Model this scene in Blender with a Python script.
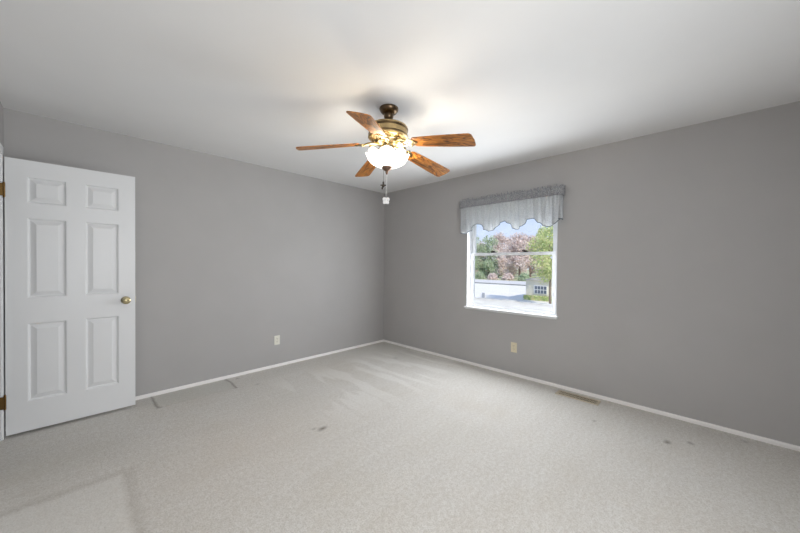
import bpy, bmesh, math, random
from mathutils import Vector, Matrix
random.seed(7)
PI = math.pi
S = bpy.context.scene
for o in list(bpy.data.objects): bpy.data.objects.remove(o)

# ------------------------------------------------------------------ camera, world, sun, area lights, exposure
cam = bpy.data.objects.new('camera', bpy.data.cameras.new('camera'))
S.collection.objects.link(cam); S.camera = cam
YAW, PITCH, ROLL = 0.772587, -0.00933611, 0.00663518
cam.data.sensor_width = 36; cam.data.lens = 311.74 / 800 * 36
cam.data.clip_start = 0.02; cam.data.clip_end = 600
fw = Vector((math.cos(YAW) * math.cos(PITCH), math.sin(YAW) * math.cos(PITCH), math.sin(PITCH)))
rt = Vector((math.sin(YAW), -math.cos(YAW), 0)); up = rt.cross(fw)
M3 = Matrix((rt, up, -fw)).transposed() @ Matrix.Rotation(ROLL, 3, 'Z')
cam.matrix_world = Matrix.Translation((0, 0, 1.2889)) @ M3.to_4x4()

S.view_settings.view_transform = 'Standard'; S.view_settings.look = 'None'
S.view_settings.gamma = 1; S.view_settings.use_curve_mapping = False
S.view_settings.exposure = 0.62
S.cycles.use_denoising = True
S.cycles.max_bounces = 10; S.cycles.diffuse_bounces = 6
S.cycles.caustics_reflective = False; S.cycles.caustics_refractive = False
S.cycles.sample_clamp_indirect = 6

W = bpy.data.worlds.new('sky'); S.world = W; W.use_nodes = True
nt = W.node_tree; nt.nodes.clear()
wo = nt.nodes.new('ShaderNodeOutputWorld'); bg = nt.nodes.new('ShaderNodeBackground')
tc = nt.nodes.new('ShaderNodeTexCoord'); sp = nt.nodes.new('ShaderNodeSeparateXYZ'); cr = nt.nodes.new('ShaderNodeValToRGB')
nt.links.new(tc.outputs['Generated'], sp.inputs[0]); nt.links.new(sp.outputs['Z'], cr.inputs[0])
nt.links.new(cr.outputs[0], bg.inputs[0]); nt.links.new(bg.outputs[0], wo.inputs[0])
cr.color_ramp.elements[0].position = 0.0; cr.color_ramp.elements[0].color = (0.80, 0.87, 1, 1)
cr.color_ramp.elements[1].position = 0.22; cr.color_ramp.elements[1].color = (0.40, 0.56, 0.92, 1)
bg.inputs[1].default_value = 0.76

def light(name, typ, loc, rot, power, color, **kw):
    d = bpy.data.lights.new(name, typ); d.energy = power; d.color = color
    for k, v in kw.items(): setattr(d, k, v)
    o = bpy.data.objects.new(name, d); S.collection.objects.link(o); o.location = loc
    if isinstance(rot, Vector): o.rotation_euler = rot.to_track_quat('-Z', 'Y').to_euler()
    else: o.rotation_euler = rot
    return o
light('sun', 'SUN', (30, -30, 40), Vector((0.30, 0.68, -0.67)), 2.7, (1, 0.93, 0.83), angle=0.01)
# added fill lamp behind the viewpoint; daylight through the window in view
light('fill_near', 'AREA', (0.40, -0.93, 1.30), (PI / 2 - 0.22, 0, 0), 35, (0.96, 0.98, 1.0), shape='RECTANGLE', size=1.2, size_y=1.2)
light('daylight_side', 'AREA', (3.55, 1.655, 1.215), (PI / 2, 0, PI / 2), 23, (0.92, 0.96, 1.0), shape='RECTANGLE', size=1.02, size_y=0.84)

# ------------------------------------------------------------------ node helpers
def srgb(r, g, b):
    f = lambda c: (c / 255 / 12.92) if c / 255 <= 0.04045 else ((c / 255 + 0.055) / 1.055) ** 2.4
    return (f(r), f(g), f(b), 1)
class NM:
    def __init__(s, name, rough=0.6, metal=0.0, color=(0.8, 0.8, 0.8, 1), **kw):
        s.m = bpy.data.materials.new(name); s.m.use_nodes = True
        s.t = s.m.node_tree; s.b = s.t.nodes['Principled BSDF']; s.out = s.t.nodes['Material Output']
        s.b.inputs['Roughness'].default_value = rough; s.b.inputs['Metallic'].default_value = metal
        s.b.inputs['Base Color'].default_value = color
        for k, v in kw.items(): s.b.inputs[k.replace('_', ' ')].default_value = v
    def n(s, typ, **kw):
        x = s.t.nodes.new(typ)
        for k, v in kw.items(): setattr(x, k, v)
        return x
    def l(s, a, b): s.t.links.new(a, b)
    def math(s, op, a, b=None, c=None, clamp=False):
        x = s.n('ShaderNodeMath', operation=op, use_clamp=clamp)
        for i, v in enumerate((a, b, c)):
            if v is None: continue
            if isinstance(v, (int, float)): x.inputs[i].default_value = v
            else: s.l(v, x.inputs[i])
        return x.outputs[0]
    def coord(s, which='Object', scale=(1, 1, 1), rot=(0, 0, 0)):
        c = s.n('ShaderNodeTexCoord'); mp = s.n('ShaderNodeMapping'); s.l(c.outputs[which], mp.inputs[0])
        mp.inputs['Scale'].default_value = scale; mp.inputs['Rotation'].default_value = rot
        return mp.outputs[0]
    def noise(s, vec, scale, detail=3, rough=0.5, dist=0):
        x = s.n('ShaderNodeTexNoise'); s.l(vec, x.inputs['Vector'])
        x.inputs['Scale'].default_value = scale; x.inputs['Detail'].default_value = detail
        x.inputs['Roughness'].default_value = rough; x.inputs['Distortion'].default_value = dist
        return x.outputs['Fac']
    def ramp(s, fac, stops):
        x = s.n('ShaderNodeValToRGB'); s.l(fac, x.inputs[0]); e = x.color_ramp.elements
        while len(e) < len(stops): e.new(0.5)
        for i, (p, c) in enumerate(stops): e[i].position = p; e[i].color = c
        return x.outputs[0]
    def mix(s, fac, a, b, mode='MIX'):
        x = s.n('ShaderNodeMix', data_type='RGBA', blend_type=mode)
        for i, v in ((0, fac), (6, a), (7, b)):
            if isinstance(v, (int, float, tuple)): x.inputs[i].default_value = v
            else: s.l(v, x.inputs[i])
        return x.outputs[2]
    def bump(s, h, strength, dist=0.01):
        x = s.n('ShaderNodeBump'); s.l(h, x.inputs['Height'])
        x.inputs['Strength'].default_value = strength; x.inputs['Distance'].default_value = dist
        s.l(x.outputs[0], s.b.inputs['Normal'])
    def col(s, v): s.l(v, s.b.inputs['Base Color'])

def painted(name, c, rough=0.6, amp=0.03, scale=3, bump=0.08, bs=220):
    m = NM(name, rough); v = m.coord()
    a = tuple(x * (1 - amp) for x in c[:3]) + (1,); b = tuple(min(1, x * (1 + amp)) for x in c[:3]) + (1,)
    m.col(m.ramp(m.noise(v, scale, 4), [(0.3, a), (0.7, b)]))
    m.bump(m.noise(v, bs, 2), bump, 0.002)
    return m.m
MAT = {}
MAT['wall'] = painted('grey_wall_paint', srgb(178, 176, 175), 0.55, 0.02)
MAT['ceiling'] = painted('ceiling_paint', srgb(234, 234, 234), 0.85, 0.01)
MAT['white'] = painted('white_satin_paint', srgb(232, 233, 234), 0.38, 0.008, 3, 0.02)
MAT['basewhite'] = painted('baseboard_enamel', srgb(246, 243, 241), 0.4, 0.006, 3, 0.0)
MAT['vinyl'] = painted('white_vinyl', srgb(238, 240, 243), 0.35, 0.005, 3, 0.0)
MAT['almond'] = painted('almond_plastic', srgb(226, 216, 188), 0.4, 0.01, 5, 0)
MAT['ivory'] = painted('ivory_plastic', srgb(232, 230, 218), 0.4, 0.01, 5, 0)
MAT['slot'] = painted('dark_slot', srgb(52, 46, 40), 0.6, 0.02)
MAT['brassknob'] = NM('polished_brass', 0.25, 1.0, srgb(208, 196, 156)).m
MAT['hinge'] = NM('aged_brass_hinge', 0.4, 1.0, srgb(128, 100, 62)).m
MAT['vent'] = NM('brown_painted_metal', 0.45, 0.3, srgb(206, 194, 172)).m
MAT['ventdark'] = painted('duct_dark', srgb(64, 54, 42), 0.7)

def brass(name, c, rough):
    m = NM(name, rough, 1.0); v = m.coord()
    m.col(m.ramp(m.noise(v, 14, 4), [(0.3, tuple(x * .75 for x in c[:3]) + (1,)), (0.7, c)]))
    return m.m
MAT['antique'] = brass('antique_brass', srgb(196, 172, 126), 0.36)
MAT['darkbronze'] = brass('dark_bronze', srgb(112, 94, 74), 0.3)
MAT['gold'] = brass('bright_gold_brass', srgb(172, 154, 116), 0.30)
MAT['pewter'] = brass('brushed_bronze', srgb(150, 124, 108), 0.4)

# oak blades: grain runs along local x
m = NM('oak_wood', 0.42); v = m.coord('Object', (1.5, 9, 9))
g = m.noise(v, 3.2, 2, 0.45, 0.9)
v2 = m.coord('Object', (3, 90, 60)); g2 = m.noise(v2, 3, 3)
c = m.ramp(g, [(0.34, srgb(190, 120, 44)), (0.42, srgb(70, 34, 8)), (0.47, srgb(206, 134, 52)), (0.54, srgb(188, 116, 42)), (0.575, srgb(74, 38, 10)), (0.63, srgb(212, 142, 58))])
m.col(m.mix(m.math('MULTIPLY', g2, 0.35), c, srgb(96, 54, 20))); m.bump(g2, 0.1, 0.001)
MAT['oak'] = m.m

# frosted lamp glass, lit from inside
m = NM('frosted_lamp_glass', 0.5, color=srgb(250, 248, 240))
m.b.inputs['Emission Color'].default_value = (1, 0.93, 0.80, 1); m.b.inputs['Emission Strength'].default_value = 3.0
MAT['lampglass'] = m.m
m = NM('bulb_glass', 0.4, color=(1, 1, 1, 1))
m.b.inputs['Emission Color'].default_value = (1, 0.9, 0.72, 1); m.b.inputs['Emission Strength'].default_value = 6
MAT['bulb'] = m.m

# valance fabrics
def fabric(name, c1, c2, transl, sc=240):
    m = NM(name, 0.9); v = m.coord()
    n = m.noise(v, sc, 3); col = m.ramp(n, [(0.35, c1), (0.65, c2)]); m.col(col)
    t = m.n('ShaderNodeBsdfTranslucent'); m.l(col, t.inputs[0]); mx = m.n('ShaderNodeMixShader')
    mx.inputs[0].default_value = transl; m.l(m.b.outputs[0], mx.inputs[1]); m.l(t.outputs[0], mx.inputs[2])
    m.l(mx.outputs[0], m.out.inputs[0]); m.bump(n, 0.3, 0.002)
    return m.m
MAT['header'] = fabric('grey_gathered_fabric', srgb(112, 113, 117), srgb(186, 187, 189), 0.05, 160)
MAT['skirt'] = fabric('pale_grey_fabric', srgb(196, 198, 200), srgb(232, 233, 234), 0.55, 140)
MAT['trimtape'] = fabric('slate_trim_tape', srgb(92, 104, 110), srgb(112, 122, 128), 0.1)

# window pane: clear glass that lets light through
m = NM('window_glass', 0.02)
tr = m.n('ShaderNodeBsdfTransparent'); gl = m.n('ShaderNodeBsdfGlossy'); gl.inputs['Roughness'].default_value = 0.02
mx = m.n('ShaderNodeMixShader'); mx.inputs[0].default_value = 0.05
m.l(tr.outputs[0], mx.inputs[1]); m.l(gl.outputs[0], mx.inputs[2]); m.l(mx.outputs[0], m.out.inputs[0])
MAT['glass'] = m.m

# carpet: short pile, nap marks, furniture dents
m = NM('beige_carpet', 0.95); m.b.inputs['Sheen Weight'].default_value = 0.15
v = m.coord(); xyz = m.n('ShaderNodeSeparateXYZ'); m.l(v, xyz.inputs[0]); X, Y = xyz.outputs[0], xyz.outputs[1]
wob = m.noise(v, 9, 3); wv = m.math('MULTIPLY', m.math('SUBTRACT', wob, 0.5), 0.05)
Xw = m.math('ADD', X, wv); Yw = m.math('ADD', Y, wv)
big = m.noise(v, 1.1, 4, 0.55)
base = m.ramp(big, [(0.32, srgb(208, 203, 195)), (0.50, srgb(214, 211, 206)), (0.66, srgb(211, 208, 202))])
# vacuum nap: diagonal stretched noise
vs = m.coord('Object', (0.9, 7, 1), (0, 0, math.radians(62))); nap = m.noise(vs, 1.6, 2)
base = m.mix(m.math('MULTIPLY', m.ramp(nap, [(0.46, (0, 0, 0, 1)), (0.62, (1, 1, 1, 1))]), 0.20), base, srgb(226, 225, 220))
fine = m.noise(v, 130, 2, 0.7); fine2 = m.noise(v, 42, 3, 0.6)
base = m.mix(m.math('MULTIPLY', m.ramp(fine, [(0.30, (1, 1, 1, 1)), (0.55, (0, 0, 0, 1))]), 0.6), base, srgb(160, 152, 140))
base = m.mix(m.math('MULTIPLY', m.ramp(fine2, [(0.36, (1, 1, 1, 1)), (0.60, (0, 0, 0, 1))]), 0.36), base, srgb(176, 168, 156))
# lighter vacuum strokes between the fan's spot and the far corner
vz = m.coord('Object', (2.6, .5, 1), (0, 0, math.radians(-6))); stroke = m.noise(vz, 2.6, 1)
zone = m.math('MULTIPLY', m.math('MULTIPLY', m.math('DIVIDE', m.math('SUBTRACT', X, 1.2), .5, clamp=True), m.math('DIVIDE', m.math('SUBTRACT', Y, 1.9), .4, clamp=True)), m.math('DIVIDE', m.math('SUBTRACT', 3.45, Y), .3, clamp=True))
base = m.mix(m.math('MULTIPLY', m.math('MULTIPLY', m.ramp(stroke, [(0.50, (0, 0, 0, 1)), (0.56, (1, 1, 1, 1))]), zone), 0.35), base, srgb(232, 230, 225))
def sd_rect(x0, x1, y0, y1):
    cx, cy, hx, hy = (x0 + x1) / 2, (y0 + y1) / 2, (x1 - x0) / 2, (y1 - y0) / 2
    dx = m.math('SUBTRACT', m.math('ABSOLUTE', m.math('SUBTRACT', Xw, cx)), hx)
    dy = m.math('SUBTRACT', m.math('ABSOLUTE', m.math('SUBTRACT', Yw, cy)), hy)
    return m.math('MAXIMUM', dx, dy)
def line(sd, w, off=0.0):   # 1 on the outline, falling to 0 over w
    return m.math('SUBTRACT', 1.0, m.math('DIVIDE', m.math('ABSOLUTE', m.math('SUBTRACT', sd, off)), w), clamp=True)
def inside(sd, w): return m.math('DIVIDE', m.math('MULTIPLY', sd, -1.0), w, clamp=True)
def gate(val, a, b): return m.math('DIVIDE', m.math('SUBTRACT', val, a), b - a, clamp=True)
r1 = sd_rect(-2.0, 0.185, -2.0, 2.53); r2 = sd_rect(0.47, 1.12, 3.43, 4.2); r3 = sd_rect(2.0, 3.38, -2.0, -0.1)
base = m.mix(m.math('MULTIPLY', inside(r1, 0.03), 0.35), base, srgb(228, 226, 220))
base = m.mix(m.math('MULTIPLY', inside(r2, 0.02), 0.45), base, srgb(190, 190, 182))
base = m.mix(m.math('MULTIPLY', line(r1, 0.05, 0.01), 0.22), base, srgb(150, 142, 130))  # shading in the crease round the large dent, painted into the colour
base = m.mix(m.math('MULTIPLY', line(r2, 0.018, 0.0), 0.25), base, srgb(196, 190, 182))  # edge shade of the dresser dent, painted likewise
# crease shade painted darkest at the two ends of the dresser mark
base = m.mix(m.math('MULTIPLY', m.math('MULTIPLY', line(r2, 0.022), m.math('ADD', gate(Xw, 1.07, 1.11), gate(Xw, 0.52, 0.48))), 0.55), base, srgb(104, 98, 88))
def spot(x, y, rad, amt, c):
    global base
    d = m.math('SQRT', m.math('ADD', m.math('POWER', m.math('SUBTRACT', Xw, x), 2.0), m.math('POWER', m.math('MULTIPLY', m.math('SUBTRACT', Yw, y), 1.4), 2.0)))
    base = m.mix(m.math('MULTIPLY', m.math('SUBTRACT', 1.0, m.math('DIVIDE', d, rad), clamp=True), amt), base, c)
for x, y, rr, am in ((1.317, 2.115, 0.05, 1.0), (1.27, 2.16, 0.03, 0.5), (2.986, 0.178, 0.045, 0.8), (3.085, 0.052, 0.035, 0.6), (3.40, -0.23, 0.03, 0.4), (2.964, 0.636, 0.03, 0.5),
                     (1.303, 3.37, 0.035, 0.5), (1.22, 3.70, 0.03, 0.5), (3.0, 3.0, 0.06, .3)):
    spot(x, y, rr, am, srgb(96, 88, 76))
spot(-0.1, 2.95, 0.5, 0.35, srgb(176, 170, 156)); spot(0.75, 2.3, 1.1, 0.28, srgb(206, 192, 176)); spot(3.2, 3.3, 0.6, 0.3, srgb(186, 184, 176))
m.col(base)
h = m.math('ADD', m.math('MULTIPLY', fine, 0.6), m.math('MULTIPLY', fine2, 0.8))
h = m.math('SUBTRACT', h, m.math('MULTIPLY', line(r1, 0.05), 0.7))
h = m.math('SUBTRACT', h, m.math('MULTIPLY', line(r2, 0.02), 1.4))
m.bump(h, 0.5, 0.008)
MAT['carpet'] = m.m

# outdoors
MAT['concrete'] = painted('pale_concrete', srgb(226, 222, 212), 0.9, 0.04, 0.4, 0)
MAT['street'] = painted('pale_asphalt', srgb(206, 204, 200), 0.9, 0.05, 0.3, 0)
MAT['kerbgrey'] = painted('kerb_grey', srgb(150, 152, 150), 0.9, 0.04)
MAT['lawn'] = painted('dry_lawn', srgb(176, 178, 138), 0.95, 0.18, 0.7, 0)
MAT['siding'] = painted('cream_siding', srgb(228, 222, 206), 0.7, 0.02)
MAT['roof'] = painted('grey_shingles', srgb(196, 190, 186), 0.9, 0.1, 3)
MAT['paneblue'] = NM('dark_window_pane', 0.15, color=srgb(96, 106, 124)).m
MAT['bark'] = painted('bark', srgb(124, 108, 96), 0.95, 0.2, 6)
MAT['carblue'] = NM('blue_car_paint', 0.3, color=srgb(92, 120, 148), Coat_Weight=0.6).m
MAT['tyre'] = painted('black_rubber', srgb(38, 38, 40), 0.8)
def leafmat(name, cs):
    m = NM(name, 0.8); v = m.coord()
    st = [(0.30 + 0.40 * i / (len(cs) - 1), c) for i, c in enumerate(cs)]
    col = m.ramp(m.noise(v, 2.2, 6, 0.8), st); m.col(col)
    return m.m
MAT['leafgreen'] = leafmat('green_leaves', [srgb(104, 132, 100), srgb(146, 172, 132), srgb(196, 204, 176), srgb(222, 206, 186)])
MAT['leafrust'] = leafmat('rust_leaves', [srgb(158, 136, 128), srgb(210, 186, 176), srgb(228, 218, 214), srgb(190, 192, 170)])
MAT['leafgold'] = leafmat('yellow_green_leaves', [srgb(108, 140, 92), srgb(168, 194, 124), srgb(222, 218, 164), srgb(206, 202, 184)])

# ------------------------------------------------------------------ mesh helpers
def box(bm, x0, x1, y0, y1, z0, z1, bev=0):
    r = bmesh.ops.create_cube(bm, size=1.0)
    bmesh.ops.scale(bm, verts=r['verts'], vec=(x1 - x0, y1 - y0, z1 - z0))
    bmesh.ops.translate(bm, verts=r['verts'], vec=((x0 + x1) / 2, (y0 + y1) / 2, (z0 + z1) / 2))
    if bev:
        es = list({e for v in r['verts'] for e in v.link_edges})
        bmesh.ops.bevel(bm, geom=es, offset=bev, segments=2, affect='EDGES', profile=0.5)
def lathe(bm, prof, seg=40, wave=None):
    rings = []
    for j, (r, z) in enumerate(prof):
        ring = []
        for i in range(seg):
            a = 2 * PI * i / seg; rr, zz = (r, z) if wave is None else wave(r, z, a, j)
            ring.append(bm.verts.new((rr * math.cos(a), rr * math.sin(a), zz)))
        rings.append(ring)
    for a, b in zip(rings, rings[1:]):
        for i in range(seg):
            bm.faces.new((a[i], a[(i + 1) % seg], b[(i + 1) % seg], b[i]))
    return rings
def cap(bm, ring, flip=False):
    bm.faces.new(list(reversed(ring)) if flip else ring)
def tube(bm, pts, r, seg=8, closed=False):
    pts = [Vector(p) for p in pts]; n = len(pts); rings = []
    rr = r if isinstance(r, (list, tuple)) else [r] * n
    pu = None
    for i, p in enumerate(pts):
        a = pts[(i - 1) % n] if (closed or i > 0) else p
        b = pts[(i + 1) % n] if (closed or i < n - 1) else p
        t = (b - a).normalized()
        if pu is None: pu = t.orthogonal().normalized()
        pu = (pu - t * pu.dot(t))
        pu = pu.normalized() if pu.length > 1e-6 else t.orthogonal().normalized()
        w = t.cross(pu)
        rings.append([bm.verts.new(p + (pu * math.cos(2 * PI * k / seg) + w * math.sin(2 * PI * k / seg)) * rr[i]) for k in range(seg)])
    for i in range(n if closed else n - 1):
        A, B = rings[i], rings[(i + 1) % n]
        for k in range(seg):
            bm.faces.new((A[k], A[(k + 1) % seg], B[(k + 1) % seg], B[k]))
    if not closed:
        cap(bm, rings[0], True); cap(bm, rings[-1])
def sphere(bm, c, r, sc=(1, 1, 1), u=16, v=10):
    q = bmesh.ops.create_uvsphere(bm, u_segments=u, v_segments=v, radius=r)
    bmesh.ops.scale(bm, verts=q['verts'], vec=sc); bmesh.ops.translate(bm, verts=q['verts'], vec=c)
def prism(bm, outline, z0, z1, bev=0):
    lo = [bm.verts.new((x, y, z0)) for x, y in outline]; hi = [bm.verts.new((x, y, z1)) for x, y in outline]
    bm.faces.new(list(reversed(lo))); bm.faces.new(hi); n = len(lo)
    for i in range(n): bm.faces.new((lo[i], lo[(i + 1) % n], hi[(i + 1) % n], hi[i]))
def obj(name, bm, mat, parent=None, smooth=None, loc=(0, 0, 0), rot=(0, 0, 0)):
    bmesh.ops.recalc_face_normals(bm, faces=bm.faces)
    me = bpy.data.meshes.new(name); bm.to_mesh(me); bm.free()
    me.materials.append(mat if not isinstance(mat, str) else MAT[mat])
    if smooth is not None:
        for p in me.polygons: p.use_smooth = True
        try: me.set_sharp_from_angle(angle=math.radians(smooth))
        except Exception: pass
    o = bpy.data.objects.new(name, me); S.collection.objects.link(o)
    o.location = loc; o.rotation_euler = rot
    if parent is not None: o.parent = parent
    return o
def empty(name, loc, rot=(0, 0, 0)):
    o = bpy.data.objects.new(name, None); S.collection.objects.link(o); o.location = loc; o.rotation_euler = rot
    o.empty_display_size = 0.1
    return o
def tag(o, label, cat, group=None, kind=None):
    o['label'] = label; o['category'] = cat
    if group: o['group'] = group
    if kind: o['kind'] = kind
    return o
def struct(o, label=None, cat=None):
    o['kind'] = 'structure'
    if label: o['label'] = label
    if cat: o['category'] = cat
    return o
def B(*boxes, bev=0):
    bm = bmesh.new()
    for b in boxes: box(bm, *b, bev=bev)
    return bm

# ------------------------------------------------------------------ room shell
XL, XR, YN, YF, H = -0.40, 3.5025, -1.0, 3.7837, 2.44
WT = 0.14
DY0, DY1, DZ = 2.85, 3.60, 2.055          # doorway in the left wall
WY0, WY1, WZ0, WZ1 = 1.105, 2.205, 0.745, 2.04   # window in the right wall
HX = -1.55                                 # hall's far wall
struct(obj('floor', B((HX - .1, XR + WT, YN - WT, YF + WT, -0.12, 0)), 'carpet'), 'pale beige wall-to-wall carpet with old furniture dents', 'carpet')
struct(obj('ceiling', B((HX - .1, XR + WT, YN - WT, YF + WT, H, H + 0.1)), 'ceiling'), 'smooth white painted ceiling', 'ceiling')
struct(obj('wall_back', B((XL - WT, XR + WT, YF, YF + WT, 0, H)), 'wall'), 'long grey painted wall behind the open door', 'wall')
struct(obj('wall_right', B((XR, XR + WT, YN - WT, WY0, 0, H), (XR, XR + WT, WY1, YF, 0, H), (XR, XR + WT, WY0, WY1, 0, WZ0 - .012), (XR, XR + WT, WY0, WY1, WZ1, H)), 'wall'), 'grey painted wall holding the window', 'wall')
struct(obj('wall_left', B((XL - WT, XL, YN, DY0, 0, H), (XL - WT, XL, DY1, YF, 0, H), (XL - WT, XL, DY0, DY1, DZ, H)), 'wall'), 'grey wall with the doorway beside the open door', 'wall')
struct(obj('wall_near', B((XL - WT, XR, YN - WT, YN, 0, H)), 'wall'), 'grey wall behind the viewpoint', 'wall')
struct(obj('wall_hall', B((HX - .1, HX, YN, YF + WT, 0, H), (HX, XL - WT, YF, YF + WT, 0, H), (HX - .1, XL - WT, YN - WT, YN, 0, H)), 'wall'), 'hallway wall beyond the doorway', 'wall')

def baseboard(name, pts0, pts1, n):
    # simple eased profile swept in a straight line; n = direction into the room
    a, b = Vector(pts0), Vector(pts1); n = Vector(n); bm = bmesh.new()
    prof = [(0, 0), (0.013, 0), (0.013, 0.020), (0.009, 0.029), (0.0, 0.032)]
    ra = [bm.verts.new(a + n * d + Vector((0, 0, z))) for d, z in prof]; rb = [bm.verts.new(b + n * d + Vector((0, 0, z))) for d, z in prof]
    k = len(prof)
    for i in range(k): bm.faces.new((ra[i], ra[(i + 1) % k], rb[(i + 1) % k], rb[i]))
    bm.faces.new(ra); bm.faces.new(list(reversed(rb)))
    return struct(obj(name, bm, 'basewhite'), 'low white baseboard along the wall', 'baseboard')
baseboard('baseboard_back', (XL, YF, 0), (XR, YF, 0), (0, -1, 0))
baseboard('baseboard_right', (XR, YF - .013, 0), (XR, YN, 0), (-1, 0, 0))
baseboard('baseboard_left', (XL, YN, 0), (XL, DY0 - .06, 0), (1, 0, 0))
baseboard('baseboard_near', (XL + .013, YN, 0), (XR - .013, YN, 0), (0, 1, 0))

# doorway casing and jamb
j = .018
cas = B((XL, XL + .014, DY0 - .057, DY0 + .008, 0, DZ), (XL, XL + .014, DY1 - .012, DY1 + .050, 0, DZ), (XL, XL + .014, DY0 - .057, DY1 + .050, DZ, DZ + .06),
        (XL - WT - .016, XL - WT, DY0 - .057, DY0, 0, DZ), (XL - WT - .016, XL - WT, DY1, DY1 + .057, 0, DZ), (XL - WT - .016, XL - WT, DY0 - .057, DY1 + .057, DZ, DZ + .06), bev=.004)
struct(obj('trim_1', cas, 'white'), 'white casing around the doorway', 'door casing')
jam = B((XL - WT, XL, DY0, DY0 + j, 0, DZ), (XL - WT, XL, DY1 - j, DY1, 0, DZ), (XL - WT, XL, DY0 + j, DY1 - j, DZ - j, DZ),
        (XL - .09, XL - .05, DY1 - j - .012, DY1 - j, 0, DZ - j), (XL - .09, XL - .05, DY0 + j, DY0 + j + .012, 0, DZ - j))
struct(obj('trim_2', jam, 'white'), 'white door jamb with its stop', 'door jamb')

# ------------------------------------------------------------------ six-panel door, folded back along the wall
DX0, DX1, DF, DT, DZ0, DZ1 = -0.378, 0.340, 3.600, 0.035, 0.022, 2.037     # DF: face towards the room
def six_panel(bm, front_y, sgn):
    # grid of faces with sunk mouldings and raised fields; sgn -1 = faces -Y
    xs = [DX0, -0.277, -0.072, 0.027, 0.234, DX1]; zs = [DZ0, 0.238, 0.826, 1.013, 1.612, 1.720, 1.918, DZ1]
    def q(x0, x1, z0, z1, y, X0=None, X1=None, Z0=None, Z1=None, y2=None): pass
    V = lambda x, y, z: bm.verts.new((x, y, z))
    for i in range(5):
        for k in range(7):
            x0, x1, z0, z1 = xs[i], xs[i + 1], zs[k], zs[k + 1]
            if i in (1, 3) and k in (1, 3, 5):
                loops = []
                for ins, dep in ((0, 0), (.005, .001), (.010, .010), (.016, .0125), (.020, .0115), (.045, .003), (.048, .002)):
                    y = front_y - sgn * dep
                    loops.append([V(x0 + ins, y, z0 + ins), V(x1 - ins, y, z0 + ins), V(x1 - ins, y, z1 - ins), V(x0 + ins, y, z1 - ins)])
                for a, b in zip(loops, loops[1:]):
                    for t in range(4): bm.faces.new((a[t], a[(t + 1) % 4], b[(t + 1) % 4], b[t]))
                bm.faces.new(loops[-1])
            else:
                bm.faces.new((V(x0, front_y, z0), V(x1, front_y, z0), V(x1, front_y, z1), V(x0, front_y, z1)))
bm = bmesh.new(); six_panel(bm, DF, -1); six_panel(bm, DF + DT, 1)
for (xa, xb, za, zb) in ((DX0, DX0, DZ0, DZ1), (DX1, DX1, DZ0, DZ1)):
    bm.faces.new([bm.verts.new(p) for p in ((xa, DF, za), (xa, DF + DT, za), (xa, DF + DT, zb), (xa, DF, zb))])
for z in (DZ0, DZ1):
    bm.faces.new([bm.verts.new(p) for p in ((DX0, DF, z), (DX1, DF, z), (DX1, DF + DT, z), (DX0, DF + DT, z))])
bmesh.ops.remove_doubles(bm, verts=bm.verts, dist=1e-5)
door = obj('door_1', bm, 'white'); struct(door, 'open white six-panel door standing parallel to the grey wall', 'door')
def knob(sgn, y0):
    bm = bmesh.new(); lathe(bm, [(0.0001, 0), (.032, 0), (.033, .004), (.028, .009), (.013, .012), (.011, .026), (.016, .032), (.026, .040), (.030, .050), (.028, .060), (.018, .066), (.0001, .068)], 28)
    return obj('door_knob', bm, 'brassknob', door, 40, (0.276, y0, 0.955), (PI / 2 * (1 if sgn < 0 else -1), 0, 0))
knob(-1, DF); knob(1, DF + DT)
obj('latch_plate', B((DX1, DX1 + .002, DF + .006, DF + DT - .006, .93, .985)), 'brassknob', door)
for z in (0.27, 1.80):
    bm = bmesh.new(); tube(bm, [(-.380, DF - .010, z - .045), (-.380, DF - .010, z + .045)], .0065, 10)
    sphere(bm, (-.380, DF - .010, z + .049), .0065); sphere(bm, (-.380, DF - .010, z - .049), .0065)
    box(bm, -.3855, -.378, DF - .003, DF - .001, z - .045, z + .045)
    box(bm, -.43, -.384, DF - j - .003, DF - j - .001, z - .045, z + .045)
    obj('hinge', bm, 'hinge', door, 40)

# ------------------------------------------------------------------ window_1: double hung
def frame(y0, y1, z0, z1, x0, x1, st, rb, rtp, bev=.003):
    return B((x0, x1, y0, y0 + st, z0, z1), (x0, x1, y1 - st, y1, z0, z1), (x0, x1, y0 + st, y1 - st, z0, z0 + rb), (x0, x1, y0 + st, y1 - st, z1 - rtp, z1), bev=bev)
win = obj('window_1', frame(WY0, WY1, WZ0, WZ1, XR + .052, XR + WT, .022, .030, .03), 'vinyl')
struct(win, 'white double-hung window under the grey valance', 'window')
# reveal lining of the opening
obj('reveal_lining', B((XR - .002, XR + .052, WY0, WY0 + .012, WZ0, WZ1), (XR - .002, XR + .052, WY1 - .012, WY1, WZ0, WZ1), (XR - .002, XR + .052, WY0 + .012, WY1 - .012, WZ1 - .012, WZ1), bev=.002), 'vinyl', win)
low = obj('sash', frame(WY0 + .022, WY1 - .022, WZ0 + .030, 1.430, XR + .060, XR + .085, .050, .085, .034), 'vinyl', win)
upp = obj('sash', frame(WY0 + .022, WY1 - .022, 1.398, WZ1 - .03, XR + .090, XR + .115, .052, .034, .04), 'vinyl', win)
obj('pane', B((XR + .071, XR + .074, WY0 + .070, WY1 - .070, WZ0 + .112, 1.398)), 'glass', low)
obj('pane', B((XR + .101, XR + .104, WY0 + .072, WY1 - .072, 1.430, WZ1 - .068)), 'glass', upp)
for y in (1.475, 1.865):
    bm = bmesh.new(); box(bm, XR + .060, XR + .088, y - .034, y + .034, 1.430, 1.438, bev=.002)
    box(bm, XR + .064, XR + .082, y - .018, y + .018, 1.438, 1.450, bev=.004)
    tube(bm, [(XR + .074, y, 1.449), (XR + .062, y + .035, 1.452)], .006, 8)
    obj('sash_lock', bm, 'slot', low)
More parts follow.
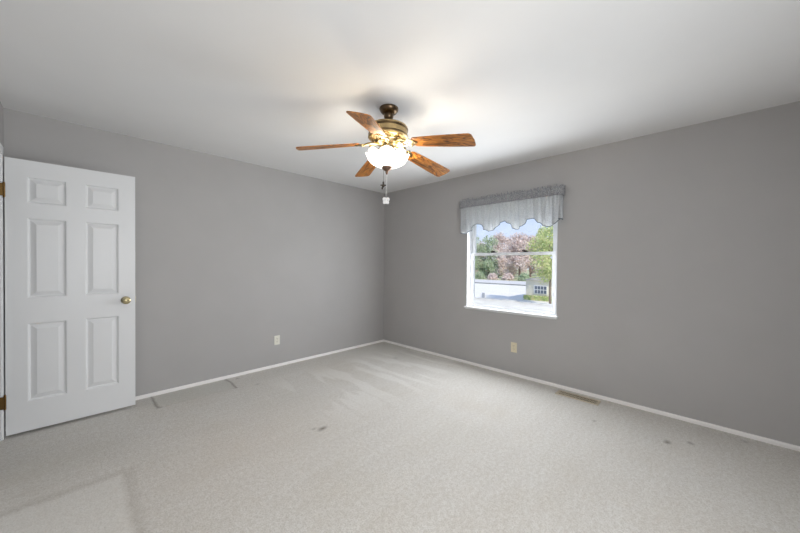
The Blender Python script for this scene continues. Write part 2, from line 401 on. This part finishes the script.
obj('sash_lift', B((XR + .052, XR + .060, 1.56, 1.74, .86, .868), bev=.002), 'vinyl', low)
sill = B((XR - .030, XR + .054, WY0 - .015, WY1 + .020, WZ0 - .022, WZ0), bev=.005)
box(sill, XR - .010, XR, WY0 - .005, WY1 + .010, WZ0 - .034, WZ0 - .022, bev=.002)
obj('sill', sill, 'white', win)

# ------------------------------------------------------------------ gathered valance with scalloped hem
VX, VY0, VY1 = 3.405, 1.055, 2.240
SC = [(2.262, 1.70), (2.20, 1.672), (2.153, 1.668), (2.10, 1.70), (2.012, 1.777), (1.96, 1.770), (1.90, 1.70), (1.836, 1.674), (1.78, 1.69), (1.70, 1.765), (1.648, 1.782), (1.59, 1.750), (1.54, 1.690),
      (1.512, 1.678), (1.45, 1.705), (1.37, 1.775), (1.325, 1.783), (1.26, 1.730), (1.21, 1.690), (1.165, 1.680), (1.11, 1.700), (1.05, 1.755), (1.03, 1.762)]
def hem(y):
    for (a, za), (b, zb) in zip(SC, SC[1:]):
        if b <= y <= a:
            t = (y - b) / (a - b); t = t * t * (3 - 2 * t); return zb + (za - zb) * t
    return SC[0][1] if y > SC[0][0] else SC[-1][1]
rnd = random.Random(3)
PH = [rnd.uniform(0, 6.28) for _ in range(12)]
def fold(y, z):        # gathers, deeper and broader towards the hem
    k = max(0, min(1, (2.0 - z) / 0.32))
    f1 = math.sin(y * 2 * PI / .042 + 1.6 * math.sin(y * 9 + PH[0])) * .0055
    f2 = math.sin(y * 2 * PI / .080 + 1.9 * math.sin(y * 5 + PH[1]) + PH[2]) * .024
    f3 = math.sin(y * 2 * PI / .21 + PH[3]) * .010
    return f1 * (1 - .6 * k) + (f2 + f3) * k
VT = 2.004
def zt(y): return 2.115
def sheet(bm, fn, nu, nv):
    g = [[bm.verts.new(fn(i / nu, j / nv)) for j in range(nv + 1)] for i in range(nu + 1)]
    for i in range(nu):
        for j in range(nv): bm.faces.new((g[i][j], g[i + 1][j], g[i + 1][j + 1], g[i][j + 1]))
    return g
def thick(o, t, off=0):
    md = o.modifiers.new('thickness', 'SOLIDIFY'); md.thickness = t; md.offset = off
RET = XR - VX - .001
# path: wall -> left return -> front -> right return -> wall   (s in metres)
LEN = (VY1 - VY0) + 2 * RET
def path(s):
    if s < RET: return XR - .001 - s, VY1, Vector((0, 1, 0))
    s -= RET
    if s < VY1 - VY0: return VX, VY1 - s, Vector((-1, 0, 0))
    s -= (VY1 - VY0); return VX + s, VY0, Vector((0, -1, 0))
def pathfold(s, z):
    x, y, n = path(s); f = fold(VY1 - (s - RET), z); edge = min(s, LEN - s) / .03; f *= min(1, edge)
    return x + n.x * f, y + n.y * f * .6
val = empty('window_valance', (VX, (VY0 + VY1) / 2, 1.67)); inv = -Vector(val.location)
tag(val, 'grey gathered fabric valance with scalloped hem hanging over the window', 'curtain')
def skirtf(u, v):
    s = u * LEN; x0, y0, n = path(s); zb = hem(min(VY1, max(VY0, y0))); z = VT + .005 + (zb - VT) * v
    x, y = pathfold(s, z); return Vector((x, y, z)) + inv
bm = bmesh.new(); sheet(bm, skirtf, 620, 22); sk = obj('skirt', bm, 'skirt', val, 60); thick(sk, .0015)
def headf(u, v):
    s = u * LEN; z = 2.000 + .098 * v
    x0, y0, n = path(s)
    d = .012 * math.sin(v * PI) ** .6 + .0075 * math.sin(s * 2 * PI / .030 + 2 * math.sin(s * 13)) * (.5 + .6 * v) + .010
    ruff = 0
    if v > .72: ruff = (v - .72) / .28; z += ruff * .012 * math.sin(s * 2 * PI / .033 + 1.7 * math.sin(s * 21)) + ruff * .006 * math.sin(s * 97)
    d += ruff * .010 * math.sin(s * 2 * PI / .033 + math.sin(s * 31))
    d *= min(1, min(s, LEN - s) / .02 + .15)
    return Vector((x0 + n.x * d, y0 + n.y * d, z)) + inv
bm = bmesh.new(); sheet(bm, headf, 620, 14); hd = obj('rod_pocket_header', bm, 'header', val, 60); thick(hd, .002)
bm = bmesh.new(); pts = [Vector(skirtf(i / 300, 1.0)) for i in range(301)]; tube(bm, pts, .004, 6); obj('hem_trim', bm, 'trimtape', val, 60)
bm = bmesh.new(); tube(bm, [Vector((XR - .001, VY1 - .012, 2.05)) + inv, Vector((VX + .004, VY1 - .012, 2.05)) + inv, Vector((VX + .004, VY0 + .012, 2.05)) + inv, Vector((XR - .001, VY0 + .012, 2.05)) + inv], .006, 8)
obj('rod', bm, 'vinyl', val)
obj('leak_blocker', B((VX + .012, XR - .001, VY0 + .02, VY1 - .02, 2.062, 2.076)), 'white', val, loc=inv)  # unseen board, added to keep light from leaking above the valance

# ------------------------------------------------------------------ outlets and floor register
def outlet(loc, rz, plate, label):
    t = empty('electrical_outlet', loc, (0, 0, rz)); tag(t, label, 'outlet', 'wall outlets')
    obj('cover_plate', B((-.035, .035, -.006, 0, -.0575, .0575), bev=.0025), plate, t)
    for dz in (-.0195, .0195):
        bm = bmesh.new()
        prism(bm, [(.0165 * math.copysign(min(1, abs(1.25 * math.cos(a))), math.cos(a)), .0145 * math.sin(a)) for a in [2 * PI * (i + .5) / 24 for i in range(24)]], 0, .002)
        bmesh.ops.rotate(bm, verts=bm.verts, matrix=Matrix.Rotation(PI / 2, 3, 'X')); bmesh.ops.translate(bm, verts=bm.verts, vec=(0, -.006, dz))
        r = obj('receptacle', bm, plate, t)
        obj('slots', B((-.0075, -.0050, -.0086, -.0078, dz - .001, dz + .008), (.0050, .0075, -.0086, -.0078, dz, dz + .007), (-.002, .002, -.0086, -.0078, dz - .010, dz - .006)), 'slot', r)
    bm = bmesh.new(); lathe(bm, [(.0001, 0), (.0035, 0), (.003, .0012), (.0001, .0014)], 12); obj('screw', bm, 'vent', t, 40, (0, -.006, 0), (PI / 2, 0, 0))
outlet((1.703, YF, .330), 0, 'ivory', 'ivory wall outlet on the long grey wall left of the corner')
outlet((XR, 1.563, .328), -PI / 2, 'almond', 'almond wall outlet low on the wall below the window')

t = empty('floor_register', (3.365, .865, 0)); tag(t, 'tan metal floor register set in carpet beside the right baseboard', 'floor vent')
obj('register_frame', B((-.062, .062, -.185, -.165, 0, .007), (-.062, .062, .165, .185, 0, .007), (-.062, -.042, -.165, .165, 0, .007), (.042, .062, -.165, .165, 0, .007), bev=.002), 'vent', t)
obj('duct_boot', B((-.042, .042, -.165, .165, .0005, .0015)), 'ventdark', t)
sl = bmesh.new()
for i in range(27):
    y = -.158 + i * .01215; box(sl, -.042, .042, y - .0022, y + .0022, .0015, .0055)
box(sl, -.003, .003, -.165, .165, .0015, .0058); obj('louvres', sl, 'vent', t)

# ------------------------------------------------------------------ ceiling fan
FX, FY = 1.602, 1.687
fan = empty('ceiling_fan', (FX, FY, H), Matrix.Rotation(math.radians(1.5), 3, Vector(fw)).to_euler()); tag(fan, 'brass ceiling fan with five oak blades and a lit glass bowl', 'ceiling fan')
Z = lambda z: z - H
bm = bmesh.new(); rs = lathe(bm, [(.069, .002), (.071, -.006), (.070, -.013), (.066, -.022), (.056, -.034), (.042, -.042), (.026, -.045)], 40); cap(bm, rs[0]); cap(bm, rs[-1], True)
obj('canopy', bm, 'darkbronze', fan, 35)
bm = bmesh.new(); sphere(bm, (0, 0, -.056), .036, u=24, v=16); tube(bm, [(0, 0, -.07), (0, 0, -.125)], .013, 16); lathe(bm, [(.0001, -.098), (.022, -.100), (.034, -.112), (.036, -.125)], 24)
obj('downrod', bm, 'darkbronze', fan, 35)
# motor housing
zt_, zb_ = Z(2.318), Z(2.21)
bm = bmesh.new(); rs = lathe(bm, [(.030, zt_ + .004), (.075, zt_), (.120, zt_ - .010), (.139, zt_ - .018), (.145, zt_ - .026), (.147, zt_ - .034), (.143, zt_ - .038), (.143, zt_ - .088), (.147, zt_ - .092), (.148, zt_ - .100), (.140, zt_ - .108), (.112, zb_ - .004), (.09, zb_ - .010)], 64); cap(bm, rs[0]); cap(bm, rs[-1], True)
mh = obj('motor_housing', bm, 'antique', fan, 30)
for z in (zt_ - .036, zt_ - .044, zt_ - .084):
    bm = bmesh.new(); tube(bm, [(.1455 * math.cos(a), .1455 * math.sin(a), z) for a in [2 * PI * i / 64 for i in range(64)]], .0022, 6, True); obj('trim_ring', bm, 'darkbronze', mh, 40)
# pierced scroll ring under the motor (repeated loops)
bm = bmesh.new()
tube(bm, [(.126 * math.cos(a), .126 * math.sin(a), zb_ + .002) for a in [2 * PI * i / 64 for i in range(64)]], .0045, 8, True)
tube(bm, [(.100 * math.cos(a), .100 * math.sin(a), zb_ - .018) for a in [2 * PI * i / 64 for i in range(64)]], .0040, 8, True)
for k in range(20):
    a0 = 2 * PI * k / 20
    pts = []
    for i in range(12):
        b = 2 * PI * i / 12; aa = a0 + .105 * math.cos(b) ; rr = .113 + .013 * math.sin(b); pts.append((rr * math.cos(aa), rr * math.sin(aa), zb_ - .008 + .010 * math.sin(b)))
    tube(bm, pts, .0026, 6, True)
obj('scroll_ring', bm, 'gold', fan, 50)
# hub carrying the blade irons, then fitter of the light kit
bm = bmesh.new(); rs = lathe(bm, [(.088, zb_ - .008), (.092, zb_ - .020), (.086, zb_ - .034), (.060, zb_ - .040), (.048, zb_ - .046), (.044, zb_ - .075), (.050, zb_ - .082), (.066, zb_ - .088), (.070, zb_ - .100), (.060, zb_ - .108), (.03, zb_ - .112)], 48); cap(bm, rs[0]); cap(bm, rs[-1], True)
obj('switch_housing', bm, 'gold', fan, 30)
BZ = Z(2.187)
IRZ = zb_ - .026
def blade_mesh():
    r0, r1 = .205, .663; pts = []
    for i in range(9):      # root, rounded
        a = PI / 2 + PI * i / 8; pts.append((r0 + .030 + .030 * math.cos(a), .052 * math.sin(a)))
    side = [(.30, .058), (.40, .0635), (.50, .068), (.62, .071)]
    lowr = [(x, -w) for x, w in side]; pts += lowr
    for i in range(7):
        a = -PI / 2 + PI / 2 * i / 6; pts.append((r1 - .024 + .020 * math.cos(a), -.049 + .022 * math.sin(a)))
    pts.append((r1 + .001, 0))
    for i in range(7):
        a = PI / 2 * i / 6; pts.append((r1 - .024 + .020 * math.cos(a), .049 + .022 * math.sin(a)))
    pts += [(x, w) for x, w in reversed(side)]
    bm = bmesh.new(); prism(bm, pts, -.003, .003); return bm
DROOP = math.tan(math.radians(8.0))
def iron_mesh():      # coordinates in the blade's own (unpitched) frame, z=0 on the blade
    bm = bmesh.new(); h = IRZ - BZ
    # two curved arms forming a loop between hub and blade
    for s in (-1, 1):
        pts = [(.080, s * .010, h + .002), (.105, s * .024, h), (.135, s * .038, h * .86), (.165, s * .040, h * .55), (.190, s * .030, h * .25), (.215, s * .012, -.004), (.235, s * .004, -.007)]
        tube(bm, pts, [.008, .0075, .007, .007, .0065, .007, .006], 8)
        cx, cy, cz = .143, s * .012, h * .80       # inner scroll
        tube(bm, [(cx + (.006 + .0022 * i) * math.cos(i * .62), cy + s * (.005 + .0012 * i) * math.sin(i * .62), cz - .0012 * i) for i in range(14)], .0042, 6)
    tube(bm, [(.080, 0, h), (.11, 0, h * .98), (.15, 0, h * .72), (.185, 0, h * .34), (.215, 0, -.006)], [.010, .008, .006, .006, .008], 8)
    # leaf plate screwed under the blade
    pl = [(.205, .012), (.222, .040), (.240, .046), (.256, .034), (.272, .030), (.290, .022), (.306, .010), (.314, 0)]
    pl = pl + [(x, -y) for x, y in reversed(pl[:-1])]
    prism(bm, pl, -.0085, -.0035)
    for x, y in ((.240, .026), (.240, -.026), (.288, 0)): sphere(bm, (x, y, -.010), .006, (1, 1, .6), 10, 6)
    bmesh.ops.scale(bm, verts=bm.verts, vec=(.8, 1, 1))
    return bm
A0 = 68.15
b0 = None
for k in range(5):
    ang = math.radians(A0 + 72 * k)
    rot = Matrix.Rotation(ang, 4, 'Z') @ Matrix.Rotation(math.radians(8), 4, 'Y') @ Matrix.Rotation(math.radians(-12), 4, 'X')
    if b0 is None:
        b = obj('blade', blade_mesh(), 'oak', fan); b0 = b; i0 = obj('blade_iron', iron_mesh(), 'gold', b, 45)
    else:
        b = b0.copy(); S.collection.objects.link(b); b.parent = fan; i = i0.copy(); S.collection.objects.link(i); i.parent = b
    b.matrix_local = Matrix.Translation((0, 0, BZ)) @ rot
# light kit: scalloped frosted bowl with bulbs
RB, ZR, ZBOT = .150, Z(2.082), Z(2.006)
prof = [(.018, ZBOT), (.050, ZBOT + .004), (.085, ZBOT + .013), (.113, ZBOT + .027), (.132, ZBOT + .043), (.143, ZBOT + .058), (RB - .001, ZBOT + .074), (RB + .003, ZR + .010)]
def wav(r, z, a, j):
    f = (j / 7.0) ** 3; c = abs(math.cos(a * 4)); fl = 1 + .022 * math.cos(a * 32) * f
    return r * fl * (1 + .03 * f * c), z + .030 * f * (c - .5)
bm = bmesh.new(); lathe(bm, prof, 180, wav); bowl = obj('light_bowl', bm, 'lampglass', fan, 60); thick(bowl, .004)
bm = bmesh.new(); rs = lathe(bm, [(.004, ZBOT + .060), (.004, ZBOT + .008), (.036, ZBOT + .006), (.039, ZBOT - .001), (.034, ZBOT - .014), (.020, ZBOT - .028), (.009, ZBOT - .036), (.011, ZBOT - .042), (.005, ZBOT - .054), (.0005, ZBOT - .058)], 24)
obj('finial', bm, 'pewter', fan, 35)
for k in range(3):
    a = 2 * PI * k / 3 + .4; bm = bmesh.new(); cx, cy = .075 * math.cos(a), .075 * math.sin(a)
    lathe(bm, [(.0001, 0), (.012, .003), (.021, .014), (.023, .026), (.018, .040), (.012, .052), (.011, .062)], 16)
    bo = obj('bulb', bm, 'bulb', fan, 60, (cx, cy, ZBOT + .035)); bo.visible_shadow = True
    tube_b = bmesh.new(); tube(tube_b, [(0, 0, .058), (-.35 * cx, -.35 * cy, .085)], .010, 10); obj('socket', tube_b, 'gold', bo)
for k in range(3):
    a = 2 * PI * k / 3 + .4
    light('lamp_glow', 'POINT', (FX + .055 * math.cos(a), FY + .055 * math.sin(a), 2.064), (0, 0, 0), 6.0, (1.0, 0.86, 0.68), shadow_soft_size=.03)
# pull chains with their charms
def chain(pts):
    bm = bmesh.new()
    for a, b in zip(pts, pts[1:]):
        a, b = Vector(a), Vector(b); n = max(2, int((b - a).length / .008))
        for i in range(n): sphere(bm, a.lerp(b, i / n), .0019, u=6, v=4)
    tube(bm, pts, .0011, 5)
    return bm
lx, ly = rt.x, rt.y
c1 = obj('pull_chain', chain([(0, 0, ZBOT - .048), (0, 0, Z(1.776))]), 'white', fan)
bm = bmesh.new()    # white butterfly charm: four wing lobes round a body, facing the viewpoint side
for sx in (-1, 1):
    for px, pz, r in ((.013, .011, .015), (.012, -.012, .0125)):
        sphere(bm, (sx * px, 0, pz), r, (1, .28, 1), 14, 8)
tube(bm, [(0, 0, -.020), (0, 0, .022)], .0055, 8)
q = obj('charm', bm, 'white', c1, 50, (0, 0, Z(1.755)), (0, 0, YAW - PI / 2)); q['label'] = 'white butterfly-shaped pull charm'
ox, oy = -.024 * lx, -.024 * ly
c2 = obj('pull_chain', chain([(-.055 * lx, -.055 * ly, zb_ - .085), (-.055 * lx, -.055 * ly, ZBOT + .02), (ox, oy, ZBOT - .03), (ox, oy, Z(1.875))]), 'darkbronze', fan)
bm = bmesh.new(); tube(bm, [(0, 0, .030), (0, 0, .012)], .006, 8); sphere(bm, (0, 0, 0), .011, (1.0, .7, 1.2)); sphere(bm, (-.006, 0, -.018), .007, (1, .6, 1.3))
for s, a in ((-1, .9), (1, .5)): sphere(bm, (s * .012, 0, .004), .010, (1.0, .35, .6), 12, 6)
q = obj('charm', bm, 'slot', c2, 50, (ox, oy, Z(1.866)), (0, 0, YAW - PI / 2)); q['label'] = 'small dark pull charm'

# ------------------------------------------------------------------ outdoors, seen through the window (upper floor: ground 2.9 m below)
GZ = -2.9
def rect(name, x0, x1, y0, y1, z, mat, t=.2):
    return obj(name, B((x0, x1, y0, y1, z - t, z)), mat)
o = rect('ground', 6, 260, -120, 260, GZ, 'lawn'); struct(o, 'pale dry lawn outside', 'ground')
def poly_slab(name, pts, z0, z1, mat):
    bm = bmesh.new(); prism(bm, pts, z0, z1); return obj(name, bm, mat)
def P(x, k): return (x, k * x)         # k = Y/X direction from the room
struct(poly_slab('driveway', [P(22, .335), P(22, .70), P(60, .70), P(60, .335)], GZ + .01, GZ + .03, 'concrete'), 'pale sunlit concrete yard outside', 'pavement')
struct(poly_slab('street', [P(61, .20), P(61, .75), P(76, .75), P(76, .20)], GZ + .01, GZ + .03, 'street'), 'pale street crossing in front of the trees', 'street')
k1 = poly_slab('kerb', [P(60.3, .20), P(60.3, .75), P(60.7, .75), P(60.7, .20)], GZ, GZ + .22, 'kerbgrey'); struct(k1, 'grey kerb along the street', 'kerb')
k2 = poly_slab('kerb', [(30, 17.0), (31, 17.6), (40, 22.6), (40.2, 22.3), (31.1, 17.25), (30.1, 16.7)], GZ, GZ + .12, 'kerbgrey'); struct(k2, 'short kerb edging the concrete on its left', 'kerb')

# neighbouring cream outbuilding on the right, casting its shade to the left
hb = empty('neighbour_house', (40, 14.2, GZ)); tag(hb, 'cream neighbouring house with a gridded window seen through the pane', 'house')
obj('wall', B((-2.6, 4.5, -4.2, 1.1, 0, 2.45)), 'siding', hb)
bm = bmesh.new()
prof = [(-4.5, 2.35), (1.4, 2.35), (-1.55, 3.0)]
a = [bm.verts.new((-2.9, y, z)) for y, z in prof]; b = [bm.verts.new((4.8, y, z)) for y, z in prof]
bm.faces.new(a); bm.faces.new(list(reversed(b)))
for i in range(3): bm.faces.new((a[i], a[(i + 1) % 3], b[(i + 1) % 3], b[i]))
obj('roof', bm, 'roof', hb)
for y in (-.62, ):
    wf = obj('window', B((-2.68, -2.6, y - .75, y + .75, .75, 1.75)), 'white', hb)
    pn = bmesh.new()
    for i in range(4):
        for jz in range(2): box(pn, -2.70, -2.68, y - .68 + i * .345, y - .68 + i * .345 + .28, .82 + jz * .46, .82 + jz * .46 + .38)
    obj('pane', pn, 'paneblue', wf)

def hedge(name, x0, x1, y0, y1, hgt, mat, label, n=1400):
    bm = bmesh.new(); r = random.Random(41)
    for i in range(n):
        x, y, z = r.uniform(x0, x1), r.uniform(y0, y1), GZ + hgt * r.random() ** .7
        leaf(bm, Vector((x, y, z)), .12, r)
    box(bm, x0 + .1, x1 - .1, y0 + .1, y1 - .1, GZ, GZ + hgt * .8)
    return tag(obj(name, bm, mat), label, 'hedge')
def leaf(bm, c, s, r):
    d = Vector((r.gauss(0, 1), r.gauss(0, 1), r.gauss(0, 1))).normalized(); e = d.orthogonal().normalized(); f = d.cross(e)
    a = r.uniform(0, 6.28); e, f = e * math.cos(a) + f * math.sin(a), f * math.cos(a) - e * math.sin(a)
    w = s * r.uniform(.6, 1.2)
    bm.faces.new([bm.verts.new(c + v) for v in (e * w, f * w * .6, -e * w, -f * w * .6)])
hedge('hedge', 36.6, 37.2, 9.5, 15.3, .55, 'leafgold', 'yellow-green clipped hedge at the foot of the cream house')

def tree(x, y, h, w, mat, label, seed, trunk=.35, n=2600, ls=.34, bare=.25, low=.15, name='tree'):
    r = random.Random(seed); t = empty(name, (x, y, GZ)); tag(t, label, 'tree')
    bm = bmesh.new(); tube(bm, [(0, 0, 0), (.1, .05, h * .3), (0, .15, h * .6), (.1, .1, h * .85)], [trunk, trunk * .8, trunk * .5, trunk * .15], 8)
    tips = []
    for i in range(16):
        z0 = h * r.uniform(max(.2, low), .75); a = r.uniform(0, 2 * PI); L_ = w * r.uniform(.6, 1.0) * (1.1 - z0 / h * .6); z1 = z0 + L_ * r.uniform(.3, .9)
        e = Vector((math.cos(a) * L_, math.sin(a) * L_, min(h, z1))); s = Vector((0, .08, z0)); mid = s.lerp(e, .5) + Vector((0, 0, .2))
        tube(bm, [s, mid, e], [trunk * .3, trunk * .18, trunk * .05], 5); tips += [e, mid, s.lerp(e, .75)]
    obj('trunk', bm, 'bark', t, 60)
    bm = bmesh.new(); bl = []
    for i in range(22):
        z = h * (low + (1 - low) * r.random()); f = math.sin(PI * min(.98, max(.05, (z / h - low) / (1 - low) * .85 + .12))) ** .6
        a = r.uniform(0, 2 * PI); q = w * f * r.uniform(.1, .8); bl.append((Vector((q * math.cos(a), q * math.sin(a), z)), w * r.uniform(.28, .46)))
    for i in range(n):
        c, rr = r.choice(bl); d = Vector((r.gauss(0, 1), r.gauss(0, 1), r.gauss(0, .8))).normalized() * rr * r.random() ** .4
        p = c + d
        if p.z < .2: continue
        leaf(bm, p, ls, r)
    obj('foliage', bm, mat, t)
# view fan: k = Y/X between .325 (right edge) and .59 (left edge)
rowspec = [  # depth is staggered below
(.70, 92, 11.5, 5.5, 'leafgreen'), (.615, 88, 12.5, 5.0, 'leafgreen'), (.572, 92, 10.5, 4.6, 'leafrust'), (.54, 86, 12, 4.6, 'leafgreen'), (.502, 92, 12.5, 5.0, 'leafrust'), (.465, 88, 11.5, 4.6, 'leafrust'),
           (.43, 95, 13, 5.0, 'leafrust'), (.395, 88, 11.5, 4.4, 'leafrust'), (.355, 92, 13, 5.2, 'leafgold'), (.30, 90, 14, 5.5, 'leafgreen'), (.24, 92, 13, 5.5, 'leafrust')]
names = {'leafgreen': 'green leafy tree', 'leafrust': 'thin pinkish autumn tree', 'leafgold': 'yellow-green autumn tree'}
where = ['outside the frame to the far left', 'at the left edge of the tree line', 'second along the tree line from the left', 'third along the tree line from the left', 'left of the middle of the tree line',
         'at the middle of the tree line', 'just right of the middle of the tree line', 'behind the nearer tree above the cream house', 'at the right end of the tree line', 'beyond the right end of the tree line', 'outside the frame to the far right']
for i, (k, x, h, w, mt) in enumerate(rowspec):
    if i in (0, 9, 10): continue
    x = (88, 104, 120)[i % 3]; h *= x / 92
    tree(x, k * x, h, w, mt, names[mt] + ' ' + where[i] + ' across the street', 11 + i, n=6500, ls=.26, low=.05)
# far wooded strip behind the row
tree(34, 34 * .335, 8.6, 2.9, 'leafgold', 'near yellow-green tree rising beside the cream house at the window right edge', 71, .11, 5000, .12, low=.36)
def shrub(x, y, h, w, mat, label, seed):
    r = random.Random(seed); bm = bmesh.new()
    for i in range(900):
        d = Vector((r.gauss(0, 1), r.gauss(0, 1), abs(r.gauss(0, 1)))).normalized() * r.random() ** .35
        leaf(bm, Vector((d.x * w, d.y * w, d.z * h)), .22, r)
    return tag(obj('shrub', bm, mat, loc=(x, y, GZ)), label, 'shrub')
for i, (k, x, h, w, mt, lb) in enumerate([(.575, 79, 2.2, 1.5, 'leafgreen', 'low green shrub at left below the trees'), (.525, 79, 1.8, 1.5, 'leafrust', 'low tan shrub left of middle below the trees'),
                                          (.47, 79, 2.0, 1.6, 'leafrust', 'low tan shrub near the middle below the trees'), (.415, 79, 2.0, 1.6, 'leafgreen', 'low green shrub right of middle below the trees')]):
    shrub(x, k * x, h, w, mt, lb + ' across the street', 90 + i)
